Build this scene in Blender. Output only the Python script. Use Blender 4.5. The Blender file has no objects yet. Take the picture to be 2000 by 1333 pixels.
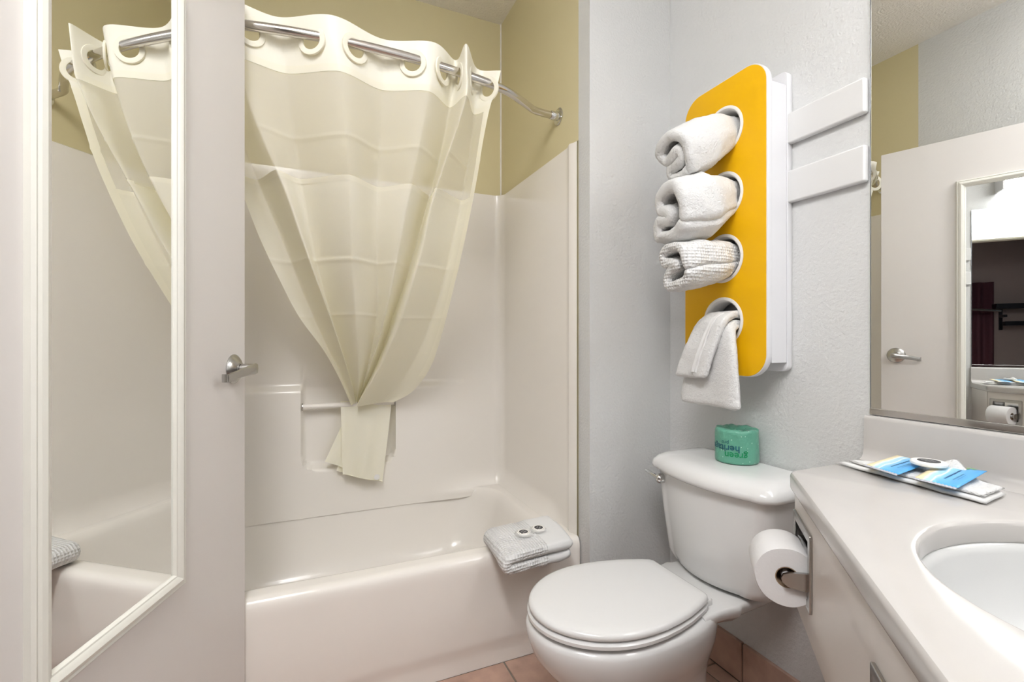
import bpy, bmesh, math, random
from mathutils import Vector, Matrix, noise
import numpy as np
PI = math.pi
random.seed(4)
SC = bpy.context.scene
COL = SC.collection

# ------------------------------------------------------------------ camera, world, exposure
CAM_H = 1.1168
cd = bpy.data.cameras.new('camera'); cam = bpy.data.objects.new('camera', cd); COL.objects.link(cam)
cam.location = (0, 0, CAM_H); cam.rotation_euler = (PI/2, 0, -math.radians(23.577))
cd.sensor_width = 36.0; cd.lens = 36.0*916.5/2000.0; cd.clip_start = 0.02
SC.camera = cam
w = bpy.data.worlds.new('world'); SC.world = w; w.use_nodes = True
w.node_tree.nodes['Background'].inputs[0].default_value = (0.9, 0.95, 1, 1)
w.node_tree.nodes['Background'].inputs[1].default_value = 0.05
SC.view_settings.view_transform = 'Standard'
SC.view_settings.look = 'None'
SC.view_settings.gamma = 1.0
SC.view_settings.use_curve_mapping = False
SC.view_settings.exposure = 0.08
SC.cycles.use_denoising = True
SC.cycles.use_adaptive_sampling = True
SC.cycles.adaptive_threshold = 0.05
SC.cycles.use_light_tree = False
SC.cycles.max_bounces = 10
SC.cycles.diffuse_bounces = 5
SC.cycles.glossy_bounces = 8
SC.cycles.transparent_max_bounces = 12
SC.cycles.transmission_bounces = 6
VANITY_POWER = 11.0     # emission of the vanity light diffuser
CEILING_POWER = 29.0    # emission of the ceiling fixture

# ------------------------------------------------------------------ room numbers (metres)
XW = 1.3085          # right wall (towel holder, mirror)
XE = 0.936           # end wall of the tub alcove
XL = -0.533          # left wall
YT = 1.498           # tub apron
YB = 2.2887          # back wall of the alcove
YW = 1.4425          # front face of the wing wall
YS = 1.519           # where alcove paint starts
YF = -0.75           # wall behind the camera
ZC = 2.782           # ceiling

# ------------------------------------------------------------------ materials
MATS = {}
def srgb(r, g, b):
    f = lambda c: (c/255/12.92) if c/255 <= 0.04045 else ((c/255+0.055)/1.055)**2.4
    return (f(r), f(g), f(b), 1)
def mat(name, color, rough=0.5, metal=0.0, bump=None, spec=0.5, vary=0.0, vscale=8.0, coat=0.0, sss=0.0):
    """bump: list of (kind, scale, strength, distance)"""
    m = bpy.data.materials.new(name); m.use_nodes = True
    nt = m.node_tree; b = nt.nodes['Principled BSDF']
    b.inputs['Base Color'].default_value = color if len(color) == 4 else (*color, 1)
    b.inputs['Roughness'].default_value = rough
    b.inputs['Metallic'].default_value = metal
    b.inputs['Specular IOR Level'].default_value = spec
    if coat: b.inputs['Coat Weight'].default_value = coat; b.inputs['Coat Roughness'].default_value = 0.08
    if sss:
        b.inputs['Subsurface Weight'].default_value = sss
        b.inputs['Subsurface Radius'].default_value = (0.01, 0.008, 0.006)
    tc = nt.nodes.new('ShaderNodeTexCoord')
    if vary:
        n = nt.nodes.new('ShaderNodeTexNoise'); n.inputs['Scale'].default_value = vscale; n.inputs['Detail'].default_value = 4
        nt.links.new(tc.outputs['Object'], n.inputs['Vector'])
        mr = nt.nodes.new('ShaderNodeMapRange'); mr.inputs['From Min'].default_value = .3; mr.inputs['From Max'].default_value = .7
        mr.inputs['To Min'].default_value = 1-vary; mr.inputs['To Max'].default_value = 1+vary
        nt.links.new(n.outputs['Fac'], mr.inputs['Value'])
        mx = nt.nodes.new('ShaderNodeVectorMath'); mx.operation = 'SCALE'
        mx.inputs[0].default_value = b.inputs['Base Color'].default_value[:3]
        nt.links.new(mr.outputs['Result'], mx.inputs['Scale'])
        nt.links.new(mx.outputs['Vector'], b.inputs['Base Color'])
    prev = None
    for kind, scale, strength, dist in (bump or []):
        if kind == 'noise':
            t = nt.nodes.new('ShaderNodeTexNoise'); t.inputs['Scale'].default_value = scale; t.inputs['Detail'].default_value = 3; out = t.outputs['Fac']
        elif kind == 'cells':
            t = nt.nodes.new('ShaderNodeTexVoronoi'); t.inputs['Scale'].default_value = scale; t.inputs['Randomness'].default_value = 0.15; out = t.outputs['Distance']
        elif kind == 'voronoi':
            t = nt.nodes.new('ShaderNodeTexVoronoi'); t.inputs['Scale'].default_value = scale; out = t.outputs['Distance']
        nt.links.new(tc.outputs['Object'], t.inputs['Vector'])
        bp = nt.nodes.new('ShaderNodeBump'); bp.inputs['Strength'].default_value = strength; bp.inputs['Distance'].default_value = dist
        nt.links.new(out, bp.inputs['Height'])
        if prev: nt.links.new(prev.outputs['Normal'], bp.inputs['Normal'])
        prev = bp
    if prev: nt.links.new(prev.outputs['Normal'], b.inputs['Normal'])
    MATS[name] = m
    return m
mat('wall_white', (.645, .65, .645), .55, bump=[('noise', 110, .6, .004), ('noise', 35, .3, .004)])
mat('wall_beige', (.64, .57, .35), .5, bump=[('noise', 150, .15, .002)])
mat('ceiling', (.84, .81, .76), .9, bump=[('noise', 90, .8, .008)])
mat('door_paint', (.72, .69, .665), .38, bump=[('noise', 60, .05, .002)])
mat('frame_cream', (.74, .73, .67), .3)
mat('gelcoat', (.86, .825, .775), .16, spec=.45)
mat('porcelain', (.72, .72, .715), .07, spec=.55)
mat('seat_plastic', (.73, .73, .725), .16)
mat('chrome', (.68, .68, .67), .10, 1.0)
mat('nickel', (.47, .46, .445), .26, 1.0, bump=[('noise', 400, .03, .001)])
mat('rod_steel', (.66, .63, .60), .16, 1.0)
mat('mirror', (.93, .94, .93), .0, 1.0)
mat('mirror_edge', (.35, .37, .40), .25, .8)
mat('yellow', srgb(230, 176, 0), .5, spec=.3)
mat('white_plastic', (.72, .72, .74), .35)
mat('ring_plastic', (.80, .79, .77), .35)
mat('terry', (.70, .70, .695), .95, spec=.1, bump=[('noise', 260, .6, .004), ('noise', 90, .7, .005)])
mat('waffle', (.74, .74, .735), .95, spec=.1, bump=[('cells', 105, .75, .010), ('noise', 300, .3, .003)])
mat('smooth_weave', (.73, .73, .725), .9, spec=.1, bump=[('noise', 500, .2, .002)])
mat('tile', (.46, .30, .235), .45, vary=.18, vscale=14, bump=[('noise', 60, .1, .003)])
mat('grout', (.22, .19, .16), .9)
mat('counter', (.52, .50, .48), .16, vary=.02, vscale=6, spec=.5)
mat('apron_board', (.70, .655, .62), .3)
mat('plank_paint', (.69, .69, .685), .45, bump=[('noise', 25, .2, .003)])
mat('paper', (.76, .755, .76), .9, spec=.15, bump=[('noise', 200, .25, .002)])
mat('cardboard', (.32, .22, .14), .9)
mat('dark_hole', (.05, .05, .05), .6)
mat('sink_white', (.56, .565, .56), .08)
mat('soap', (.90, .88, .84), .4)
mat('soap_label', (.03, .03, .035), .4)
mat('label_print', (.55, .55, .55), .6)
mat('dark_wall', (.33, .26, .25), .8)
mat('dark_red', (.10, .03, .045), .8)
mat('black_metal', (.012, .012, .018), .3, .3)
mat('trim_cream', (.80, .77, .66), .4)
mat('caulk', (.82, .80, .76), .5)
mat('print_green', (.0, .25, .09), .6)
mat('print_navy', (.01, .10, .14), .6)
mat('packet_print', (.02, .10, .25), .5)
mat('packet_print_light', (.10, .32, .52), .5)
mat('palm_green', (.16, .48, .16), .5)
mat('palm_trunk', (.45, .22, .12), .5)
mat('sachet_edge', (.62, .64, .72), .35, .3)

def fabric(name, color, transl, transp, rough=.6, sheen=0.0):
    m = bpy.data.materials.new(name); m.use_nodes = True; nt = m.node_tree
    for n in list(nt.nodes): nt.nodes.remove(n)
    out = nt.nodes.new('ShaderNodeOutputMaterial')
    b = nt.nodes.new('ShaderNodeBsdfPrincipled'); b.inputs['Base Color'].default_value = (*color, 1); b.inputs['Roughness'].default_value = rough
    b.inputs['Specular IOR Level'].default_value = .25
    tr = nt.nodes.new('ShaderNodeBsdfTranslucent'); tr.inputs['Color'].default_value = (color[0], color[1]*.95, color[2]*.55, 1)
    mx = nt.nodes.new('ShaderNodeMixShader'); mx.inputs[0].default_value = transl
    nt.links.new(b.outputs[0], mx.inputs[1]); nt.links.new(tr.outputs[0], mx.inputs[2])
    tc = nt.nodes.new('ShaderNodeTexCoord'); n = nt.nodes.new('ShaderNodeTexNoise'); n.inputs['Scale'].default_value = 14; n.inputs['Detail'].default_value = 2
    bp = nt.nodes.new('ShaderNodeBump'); bp.inputs['Strength'].default_value = .18; bp.inputs['Distance'].default_value = .01
    nt.links.new(tc.outputs['Object'], n.inputs['Vector']); nt.links.new(n.outputs['Fac'], bp.inputs['Height'])
    nt.links.new(bp.outputs['Normal'], b.inputs['Normal'])
    last = mx
    if transp:
        t = nt.nodes.new('ShaderNodeBsdfTransparent'); t.inputs[0].default_value = (1, 1, .99, 1)
        m2 = nt.nodes.new('ShaderNodeMixShader'); m2.inputs[0].default_value = transp
        nt.links.new(mx.outputs[0], m2.inputs[1]); nt.links.new(t.outputs[0], m2.inputs[2]); last = m2
    nt.links.new(last.outputs[0], out.inputs['Surface'])
    MATS[name] = m
fabric('curtain_header', (.945, .925, .84), .20, 0, .35)
fabric('curtain_sheer', (.945, .93, .88), .28, .45, .7)
fabric('curtain_cloth', (.95, .93, .845), .27, .04, .6)
fabric('curtain_hem', (.945, .92, .82), .22, .0, .6)

def emit(name, color, strength):
    m = bpy.data.materials.new(name); m.use_nodes = True; nt = m.node_tree
    b = nt.nodes['Principled BSDF']; b.inputs['Base Color'].default_value = (.9, .9, .9, 1)
    b.inputs['Emission Color'].default_value = (*color, 1); b.inputs['Emission Strength'].default_value = strength
    MATS[name] = m
emit('lamp_diffuser', (.98, .98, 1.0), VANITY_POWER)
emit('lamp_panel', (.99, .98, .985), CEILING_POWER)

# clear soap wrapper, green printed wrapper with dots, beach printed sachet
m = mat('clear_wrap', (.95, .95, .93), .12); m.node_tree.nodes['Principled BSDF'].inputs['Alpha'].default_value = .35
def dots_material():
    m = mat('green_wrap', srgb(112, 186, 160), .33, bump=[('noise', 40, .6, .006)])
    nt = m.node_tree; b = nt.nodes['Principled BSDF']
    tc = nt.nodes.new('ShaderNodeTexCoord')
    v = nt.nodes.new('ShaderNodeTexVoronoi'); v.inputs['Scale'].default_value = 85; v.inputs['Randomness'].default_value = .85
    nt.links.new(tc.outputs['Object'], v.inputs['Vector'])
    lt = nt.nodes.new('ShaderNodeMath'); lt.operation = 'LESS_THAN'; lt.inputs[1].default_value = .13
    nt.links.new(v.outputs['Distance'], lt.inputs[0])
    mx = nt.nodes.new('ShaderNodeMixRGB'); mx.inputs[1].default_value = srgb(97, 162, 139); mx.inputs[2].default_value = srgb(190, 224, 208)
    nt.links.new(lt.outputs[0], mx.inputs[0]); nt.links.new(mx.outputs[0], b.inputs['Base Color'])
dots_material()
def sachet_material():
    """print runs along UV.x: sand, foam, pale sea, blue sea"""
    m = mat('sachet_print', (.3, .6, .9), .3)
    nt = m.node_tree; b = nt.nodes['Principled BSDF']
    uv = nt.nodes.new('ShaderNodeUVMap'); uv.uv_map = 'UVMap'
    n = nt.nodes.new('ShaderNodeTexNoise'); n.inputs['Scale'].default_value = 3.0; n.inputs['Detail'].default_value = 3
    nt.links.new(uv.outputs[0], n.inputs['Vector'])
    sp = nt.nodes.new('ShaderNodeSeparateXYZ'); nt.links.new(uv.outputs[0], sp.inputs[0])
    a = nt.nodes.new('ShaderNodeMath'); a.operation = 'MULTIPLY_ADD'; a.inputs[1].default_value = .22; nt.links.new(n.outputs['Fac'], a.inputs[0]); nt.links.new(sp.outputs['X'], a.inputs[2])
    cr = nt.nodes.new('ShaderNodeValToRGB'); nt.links.new(a.outputs[0], cr.inputs[0])
    e = cr.color_ramp.elements
    e[0].position = .0; e[0].color = srgb(240, 222, 170)
    e[1].position = 1.0; e[1].color = srgb(86, 170, 232)
    for p, c in ((.27, srgb(240, 228, 190)), (.31, srgb(240, 246, 248)), (.37, srgb(178, 222, 240)), (.46, srgb(170, 216, 240)), (.5, srgb(240, 248, 250)), (.55, srgb(140, 204, 240)), (.68, srgb(104, 184, 236))):
        k = e.new(p); k.color = c
    nt.links.new(cr.outputs[0], b.inputs['Base Color'])
sachet_material()

# ------------------------------------------------------------------ mesh helpers
ORIG = {}
def new_obj(name, verts, faces, material, parent=None, smooth=True, origin=None, bevel=0, seg=3, auto=None):
    """verts are world coordinates; the object's origin is its parent's origin or `origin`"""
    if origin is None:
        origin = ORIG[parent.name] if parent else Vector((0, 0, 0))
    o0 = Vector(origin)
    me = bpy.data.meshes.new(name)
    me.from_pydata([tuple(Vector(v)-o0) for v in verts], [], faces)
    bm = bmesh.new(); bm.from_mesh(me); bmesh.ops.remove_doubles(bm, verts=bm.verts, dist=1e-6)
    bmesh.ops.recalc_face_normals(bm, faces=bm.faces); bm.to_mesh(me); bm.free()
    me.materials.append(MATS[material])
    if smooth:
        me.polygons.foreach_set('use_smooth', [True]*len(me.polygons))
    o = bpy.data.objects.new(name, me); COL.objects.link(o)
    ORIG[o.name] = o0
    if parent:
        o.parent = parent
        o.location = o0 - ORIG[parent.name]
    else:
        o.location = o0
    if bevel:
        md = o.modifiers.new('bevel', 'BEVEL'); md.width = bevel; md.segments = seg; md.limit_method = 'ANGLE'; md.angle_limit = math.radians(35)
        wn = o.modifiers.new('wn', 'WEIGHTED_NORMAL'); wn.keep_sharp = False
    elif auto:
        me.set_sharp_from_angle(angle=math.radians(auto))
    return o
def tag(o, label=None, cat=None, group=None, kind=None):
    if label: o['label'] = label
    if cat: o['category'] = cat
    if group: o['group'] = group
    if kind: o['kind'] = kind
    return o
def thing(name, loc, label, cat, group=None, kind=None):
    o = bpy.data.objects.new(name, None); COL.objects.link(o); o.location = loc; o.empty_display_size = .05
    ORIG[o.name] = Vector(loc)
    return tag(o, label, cat, group, kind)
def box_geo(x0, x1, y0, y1, z0, z1, off=0):
    v = [(x0, y0, z0), (x1, y0, z0), (x1, y1, z0), (x0, y1, z0), (x0, y0, z1), (x1, y0, z1), (x1, y1, z1), (x0, y1, z1)]
    f = [(0, 3, 2, 1), (4, 5, 6, 7), (0, 1, 5, 4), (1, 2, 6, 5), (2, 3, 7, 6), (3, 0, 4, 7)]
    return v, [tuple(i+off for i in q) for q in f]
def box(name, x0, x1, y0, y1, z0, z1, material, parent=None, bevel=0, seg=3, origin=None):
    v, f = box_geo(x0, x1, y0, y1, z0, z1)
    if origin is None and parent is None: origin = ((x0+x1)/2, (y0+y1)/2, z0)
    return new_obj(name, v, f, material, parent, smooth=bool(bevel), origin=origin, bevel=bevel, seg=seg)
def boxes(name, lst, material, parent=None, origin=None):
    V, F = [], []
    for b in lst:
        v, f = box_geo(*b, off=len(V)); V += v; F += f
    return new_obj(name, V, F, material, parent, smooth=False, origin=origin)
def loft_geo(rings, cap0=True, cap1=True, off=0, closed=True):
    n = len(rings[0]); V = [tuple(p) for r in rings for p in r]; F = []
    for i in range(len(rings)-1):
        for j in range(n if closed else n-1):
            k = (j+1) % n
            F.append((i*n+j, i*n+k, (i+1)*n+k, (i+1)*n+j))
    if cap0: F.append(tuple(reversed(range(n))))
    if cap1: F.append(tuple((len(rings)-1)*n+j for j in range(n)))
    return V, [tuple(i+off for i in f) for f in F]
def loft(name, rings, material, parent=None, cap0=True, cap1=True, smooth=True, closed=True, origin=None, auto=50):
    V, F = loft_geo(rings, cap0, cap1, closed=closed)
    return new_obj(name, V, F, material, parent, smooth, origin, auto=auto)
def frame_of(d):
    d = Vector(d).normalized(); up = Vector((0, 0, 1)) if abs(d.z) < .9 else Vector((1, 0, 0))
    a = d.cross(up).normalized(); b = a.cross(d).normalized()
    return d, a, b
def lathe_rings(c, d, prof, n=32):
    d, a, b = frame_of(d); c = Vector(c)
    return [[c + d*h + (a*math.cos(2*PI*i/n)+b*math.sin(2*PI*i/n))*max(r, 1e-4) for i in range(n)] for r, h in prof]
def lathe(name, c, d, prof, material, parent=None, n=32, auto=40, caps=True, origin=None):
    return loft(name, lathe_rings(c, d, prof, n), material, parent, caps, caps, origin=origin, auto=auto)
def tube_geo(path, r, n=16, off=0):
    P = [Vector(p) for p in path]; rings = []
    rr = r if isinstance(r, (list, tuple)) else [r]*len(P)
    ref = None
    for i, p in enumerate(P):
        t = (P[min(i+1, len(P)-1)]-P[max(i-1, 0)]).normalized()
        if ref is None:
            _, a, b = frame_of(t)
        else:
            a = (ref - t*ref.dot(t)).normalized(); b = t.cross(a)
        ref = a
        b = t.cross(a)
        rings.append([p+(a*math.cos(2*PI*k/n)+b*math.sin(2*PI*k/n))*rr[i] for k in range(n)])
    return loft_geo(rings, off=off)
def tube(name, path, r, material, parent=None, n=16, auto=60, origin=None):
    V, F = tube_geo(path, r, n); return new_obj(name, V, F, material, parent, True, origin, auto=auto)
def spline(pts, n):
    """Catmull-Rom through points, n samples per span"""
    P = [np.array(p, float) for p in pts]; P = [2*P[0]-P[1]] + P + [2*P[-1]-P[-2]]; out = []
    for i in range(1, len(P)-2):
        a, b, c, d = P[i-1:i+3]
        for k in range(n):
            t = k/n
            out.append(.5*((2*b)+(c-a)*t+(2*a-5*b+4*c-d)*t*t+(3*b-3*c+d-a)*t**3))
    out.append(P[-2]); return out
def rrect(x0, x1, y0, y1, r, n=10, m=6):
    """rounded rectangle, counter-clockwise, fixed point count"""
    r = max(min(r, (x1-x0)/2-1e-4, (y1-y0)/2-1e-4), 1e-4); P = []
    for cx, cy, a0 in ((x1-r, y0+r, -PI/2), (x1-r, y1-r, 0), (x0+r, y1-r, PI/2), (x0+r, y0+r, PI)):
        arc = [(cx+r*math.cos(a0+PI/2*k/n), cy+r*math.sin(a0+PI/2*k/n)) for k in range(n+1)]
        if P:
            for k in range(1, m): P.append((P0[0]+(arc[0][0]-P0[0])*k/m, P0[1]+(arc[0][1]-P0[1])*k/m))
        P += arc; P0 = arc[-1]
    for k in range(1, m): P.append((P0[0]+(P[0][0]-P0[0])*k/m, P0[1]+(P[0][1]-P0[1])*k/m))
    return P
def curve_plate(name, outline, holes, thick, bevel, to_world, material, parent=None, origin=None):
    """flat plate with holes from 2-D outlines; z runs 0..thick, to_world maps (a,b,c) to a world point"""
    cu = bpy.data.curves.new('tmp', 'CURVE'); cu.dimensions = '2D'; cu.fill_mode = 'BOTH'
    for loop in [outline]+holes:
        s = cu.splines.new('POLY'); s.points.add(len(loop)-1); s.use_cyclic_u = True
        for p, q in zip(s.points, loop): p.co = (q[0], q[1], 0, 1)
    cu.extrude = thick/2-bevel; cu.bevel_depth = bevel; cu.bevel_resolution = 2; cu.offset = -bevel
    ob = bpy.data.objects.new('tmp', cu); COL.objects.link(ob)
    dg = bpy.context.evaluated_depsgraph_get(); dg.update()
    me = bpy.data.meshes.new_from_object(ob.evaluated_get(dg))
    V = [to_world(v.co.x, v.co.y, v.co.z+thick/2) for v in me.vertices]; F = [tuple(p.vertices) for p in me.polygons]
    bpy.data.objects.remove(ob); bpy.data.curves.remove(cu); bpy.data.meshes.remove(me)
    return new_obj(name, V, F, material, parent, True, origin, auto=30)
def text_geo(body, size, font_shear=0.0, bold=0.0):
    cu = bpy.data.curves.new('tmp', 'FONT'); cu.body = body; cu.size = size; cu.shear = font_shear; cu.offset = bold; cu.resolution_u = 3
    cu.align_x = 'CENTER'; cu.align_y = 'BOTTOM_BASELINE'
    ob = bpy.data.objects.new('tmp', cu); COL.objects.link(ob)
    dg = bpy.context.evaluated_depsgraph_get(); dg.update()
    me = bpy.data.meshes.new_from_object(ob.evaluated_get(dg))
    bm = bmesh.new(); bm.from_mesh(me); bmesh.ops.triangulate(bm, faces=bm.faces)
    bmesh.ops.subdivide_edges(bm, edges=[e for e in bm.edges if e.calc_length() > size*.12], cuts=2)
    V = [v.co.copy() for v in bm.verts]; bm.verts.index_update(); F = [tuple(v.index for v in f.verts) for f in bm.faces]
    bm.free(); bpy.data.objects.remove(ob); bpy.data.curves.remove(cu); bpy.data.meshes.remove(me)
    return V, F
def sm(a, b, x):
    t = min(max((x-a)/(b-a), 0), 1); return t*t*(3-2*t)
def strip_outline(center, half, n=6, capn=6):
    """outline polygon of a thick 2-D strip along a smooth centre line; half may be a list"""
    C = spline(center, n); m = len(C); hl = half if isinstance(half, (list, tuple)) else [half]*m
    L, R = [], []
    for i, p in enumerate(C):
        t = C[min(i+1, m-1)]-C[max(i-1, 0)]; t = t/np.linalg.norm(t); nn = np.array([-t[1], t[0]])
        L.append(p+nn*hl[i]); R.append(p-nn*hl[i])
    def cap(p, t, nn, h):
        return [p+(nn*math.cos(PI*k/capn)+t*math.sin(PI*k/capn))*h for k in range(1, capn)]
    t1 = C[-1]-C[-2]; t1 = t1/np.linalg.norm(t1); n1 = np.array([-t1[1], t1[0]])
    t0 = C[0]-C[1]; t0 = t0/np.linalg.norm(t0); n0 = np.array([-t0[1], t0[0]])
    out = L+cap(C[-1], t1, n1, hl[-1])+R[::-1]+cap(C[0], t0, n0, hl[0])
    return out
# ------------------------------------------------------------------ room shell
def S(o): return tag(o, kind='structure')
fl = S(box('floor', -2.1, XW+.1, YF-.1, YB+.1, -.06, -.003, 'grout'))
TS = .305
tile_mesh = None
for i in range(-4, 3):
    for j in range(-8, 1):
        x0 = .63+i*TS; y0 = 1.212+j*TS; x1 = min(x0+TS-.006, XW-.012); y1 = min(y0+TS-.006, YT+.009)
        x0c = max(x0, XL); y0c = max(y0, YF)
        if x1-x0c < .02 or y1-y0c < .02: continue
        box('tile', x0c, x1, y0c, y1, -.012, 0, 'tile', fl, bevel=.0015, seg=2)
wr = S(box('wall_right', XW, XW+.1, YF, YW, 0, ZC, 'wall_white'))
ww = S(box('wall_wing', XE, XW+.1, YW, YS, 0, ZC, 'wall_white'))
we = S(box('wall_end', XE, XW+.1, YS, YB+.1, 0, ZC, 'wall_beige'))
wb = S(box('wall_back', XL-.1, XE, YB, YB+.1, 0, ZC, 'wall_beige'))
wa = S(box('wall_alcove', XL-.1, XL, YS-.02, YB, 0, ZC, 'wall_beige'))
DY0, DY1, DZ = -.58, .76, 2.13      # doorway in the left wall
wl = S(boxes('wall_left', [(XL-.1, XL, DY1, YS-.02, 0, ZC), (XL-.1, XL, YF, DY0, 0, ZC), (XL-.1, XL, DY0, DY1, DZ, ZC)], 'wall_white'))
wf = S(box('wall_front', XL-.1, XW+.1, YF-.1, YF, 0, ZC, 'wall_white'))
ce = S(box('ceiling', XL-.1, XW+.1, YF-.1, YB+.1, ZC, ZC+.08, 'ceiling'))
cs = S(box('trim_1', XE-.006, XE, YB-.006, YB, 1.872, ZC, 'caulk'))
# door casing on the doorway
tr = S(boxes('trim_2', [(XL, XL+.014, DY0-.06, DY0, 0, DZ+.06), (XL, XL+.014, DY1, DY1+.03, 0, DZ+.06), (XL, XL+.014, DY0, DY1, DZ, DZ+.06),
                        (XL-.1, XL, DY0, DY0+.012, 0, DZ), (XL-.1, XL, DY1-.012, DY1, 0, DZ), (XL-.1, XL, DY0+.012, DY1-.012, DZ-.012, DZ)], 'trim_cream'))
# tiled skirting along the right wall
bb = S(box('baseboard_right', XW-.006, XW, YF, YW, 0, .128, 'grout'))
y = 1.097+.31
k = 0
while y > YF+.02:
    y1 = min(y, YW); y0 = max(y-.304, YF)
    y = y-.31
    if y1-y0 > .02: box('tile', XW-.012, XW, y0, y1, .002, .131, 'tile', bb, bevel=.0015, seg=2)
b2 = 1.407
box('tile', XW-.012, XW, b2+.006, YW, .002, .131, 'tile', bb, bevel=.001, seg=2)
# the dim room beyond the doorway
S(boxes('wall_bedroom', [(-2.1, -2.0, -2.2, 1.6, 0, 2.5), (-2.0, XL-.1, 1.5, 1.6, 0, 2.5), (-2.0, XL-.1, -2.2, -2.1, 0, 2.5)], 'dark_wall'))
S(box('ceiling_bedroom', -2.1, XL-.1, -2.2, 1.6, 2.5, 2.56, 'dark_wall'))
S(box('floor_bedroom', -2.1, XL-.1, -2.2, YF-.1, -.06, 0, 'dark_wall'))
# dark curtain panel and wall rack in the dim room
def pleat_panel(name, x, y0, y1, z0, z1, material, label):
    n = 60; rings = []
    V, F = [], []
    for i in range(n+1):
        t = i/n; yy = y0+(y1-y0)*t; xx = x+.025*math.sin(t*2*PI*7)
        for zz, dx in ((z0, 0), (z1, 0)):
            V.append((xx, yy, zz)); V.append((xx+.006, yy, zz))
    for i in range(n):
        a = i*4; b = a+4
        F += [(a, b, b+2, a+2), (a+1, a+3, b+3, b+1), (a, a+1, b+1, b), (a+2, b+2, b+3, a+3)]
    return tag(new_obj(name, V, F, material, None, True, ((x), (y0+y1)/2, z0)), label, 'curtain')
pleat_panel('window_curtain', -1.96, -.386, .40, .02, 1.834, 'dark_red', 'dark red hanging curtain in the dim room, seen only in mirror')
rk = thing('wall_rack', (-1.95, -.6, 1.27), 'black metal clothes rack on the dim room wall, seen in mirror', 'rack')
box('shelf', -2.0, -1.80, -1.1, -.36, 1.50, 1.56, 'black_metal', rk, bevel=.004)
box('lower_bar', -1.90, -1.82, -1.1, -.44, 1.30, 1.35, 'black_metal', rk, bevel=.004)
for yy in (-1.05, -.75, -.47):
    boxes('bracket', [(-2.0, -1.98, yy, yy+.03, 1.25, 1.5), (-1.98, -1.85, yy, yy+.03, 1.40, 1.43)], 'black_metal', rk)
tube('rail', [(-1.80, -.40, 1.475), (-1.78, -.12, 1.500)], .016, 'chrome', rk)

# ------------------------------------------------------------------ door (open into the room) with its tall mirror
AD = math.radians(18.8)
DE = Vector((-.158, 1.484, 0)); DD = Vector((math.sin(AD), math.cos(AD), 0)); DN = Vector((math.cos(AD), -math.sin(AD), 0))
def Dp(s, wv, z): return DE - DD*s + DN*wv + Vector((0, 0, z))
dr = thing('door_1', tuple(Dp(.38, 0, 0.008)), 'white painted flush door standing open on the left', 'door', kind='structure')
def dbox(name, s0, s1, w0, w1, z0, z1, material, parent, bevel=0):
    V = [Dp(s, q, z) for z in (z0, z1) for (s, q) in ((s0, w0), (s1, w0), (s1, w1), (s0, w1))]
    F = [(0, 3, 2, 1), (4, 5, 6, 7), (0, 1, 5, 4), (1, 2, 6, 5), (2, 3, 7, 6), (3, 0, 4, 7)]
    return new_obj(name, V, F, material, parent, bool(bevel), bevel=bevel)
dbox('door_slab', 0, .76, -.035, 0, .008, 2.092, 'door_paint', dr, bevel=.0015)
dbox('latch_plate', -.0012, 0, -.028, -.006, 1.01, 1.07, 'nickel', dr)
hd = lathe('door_handle', Dp(.062, 0, 1.043), DN, [(.0385, 0), (.039, .002), (.038, .004), (.031, .010), (.021, .016), (.0165, .018), (.0165, .020)], 'nickel', dr, n=40)
tag(hd, 'brushed nickel lever handle')
lathe('spindle', Dp(.062, .0205, 1.043), DN, [(.0135, 0), (.0135, .028), (.0128, .030)], 'nickel', hd, n=32)
# lever blade: from the spindle head towards the hinge, bending back to the door at its tip
def lever():
    pts = [(.046, .051, 1.043, .0135), (.052, .0520, 1.043, .0145), (.068, .0515, 1.042, .0140), (.095, .046, 1.038, .0120), (.125, .039, 1.032, .0105), (.150, .034, 1.027, .0098), (.158, .032, 1.0255, .0098)]
    rings = []
    for s, q, z, h in pts:
        rings.append([Dp(s, q+a, z+b*h) for a, b in ((-.004, -.8), (0, -1), (.004, -.8), (.005, 0), (.004, .8), (0, 1), (-.004, .8), (-.005, 0))])
    o = loft('lever', rings, 'nickel', hd, auto=50)
    pts2 = [(.152, .036), (.158, .034), (.160, .028), (.159, .022)]
    rings = [[Dp(s-.0035, q, z) for z in (1.016, 1.036)]+[Dp(s+.0035, q, z) for z in (1.036, 1.016)] for s, q in pts2]
    loft('lever_tip', rings, 'nickel', hd, auto=40)
lever()
dm = thing('door_mirror', tuple(Dp(.465, .003, .594)), 'tall framed mirror fixed to the open door', 'mirror')
dbox('glass', .316, .617, .0005, .006, .618, 1.857, 'mirror', dm)
FP = [(0, 0), (0, .010), (.004, .014), (.008, .0125), (.011, .016), (.018, .018), (.024, .0155), (.028, .012), (.031, .0115), (.034, .007), (.034, 0)]   # (out->in, height)
def frame_piece(c0, c1, inward):
    """mitred moulding from corner c0 to c1 (s,z); inward (ds,dz) for each corner"""
    rings = []
    for (s, z), (ds, dz) in ((c0, inward[0]), (c1, inward[1])):
        rings.append([Dp(s+ds*o, .0+h, z+dz*o) for o, h in FP])
    loft('frame_rail', rings, 'frame_cream', dm, auto=25)
s0, s1, z0, z1 = .2874, .6418, .594, 1.881
frame_piece((s0, z0), (s0, z1), ((1, 1), (1, -1)))
frame_piece((s1, z0), (s1, z1), ((-1, 1), (-1, -1)))
frame_piece((s0, z0), (s1, z0), ((1, 1), (-1, 1)))
frame_piece((s0, z1), (s1, z1), ((1, -1), (-1, -1)))

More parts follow.
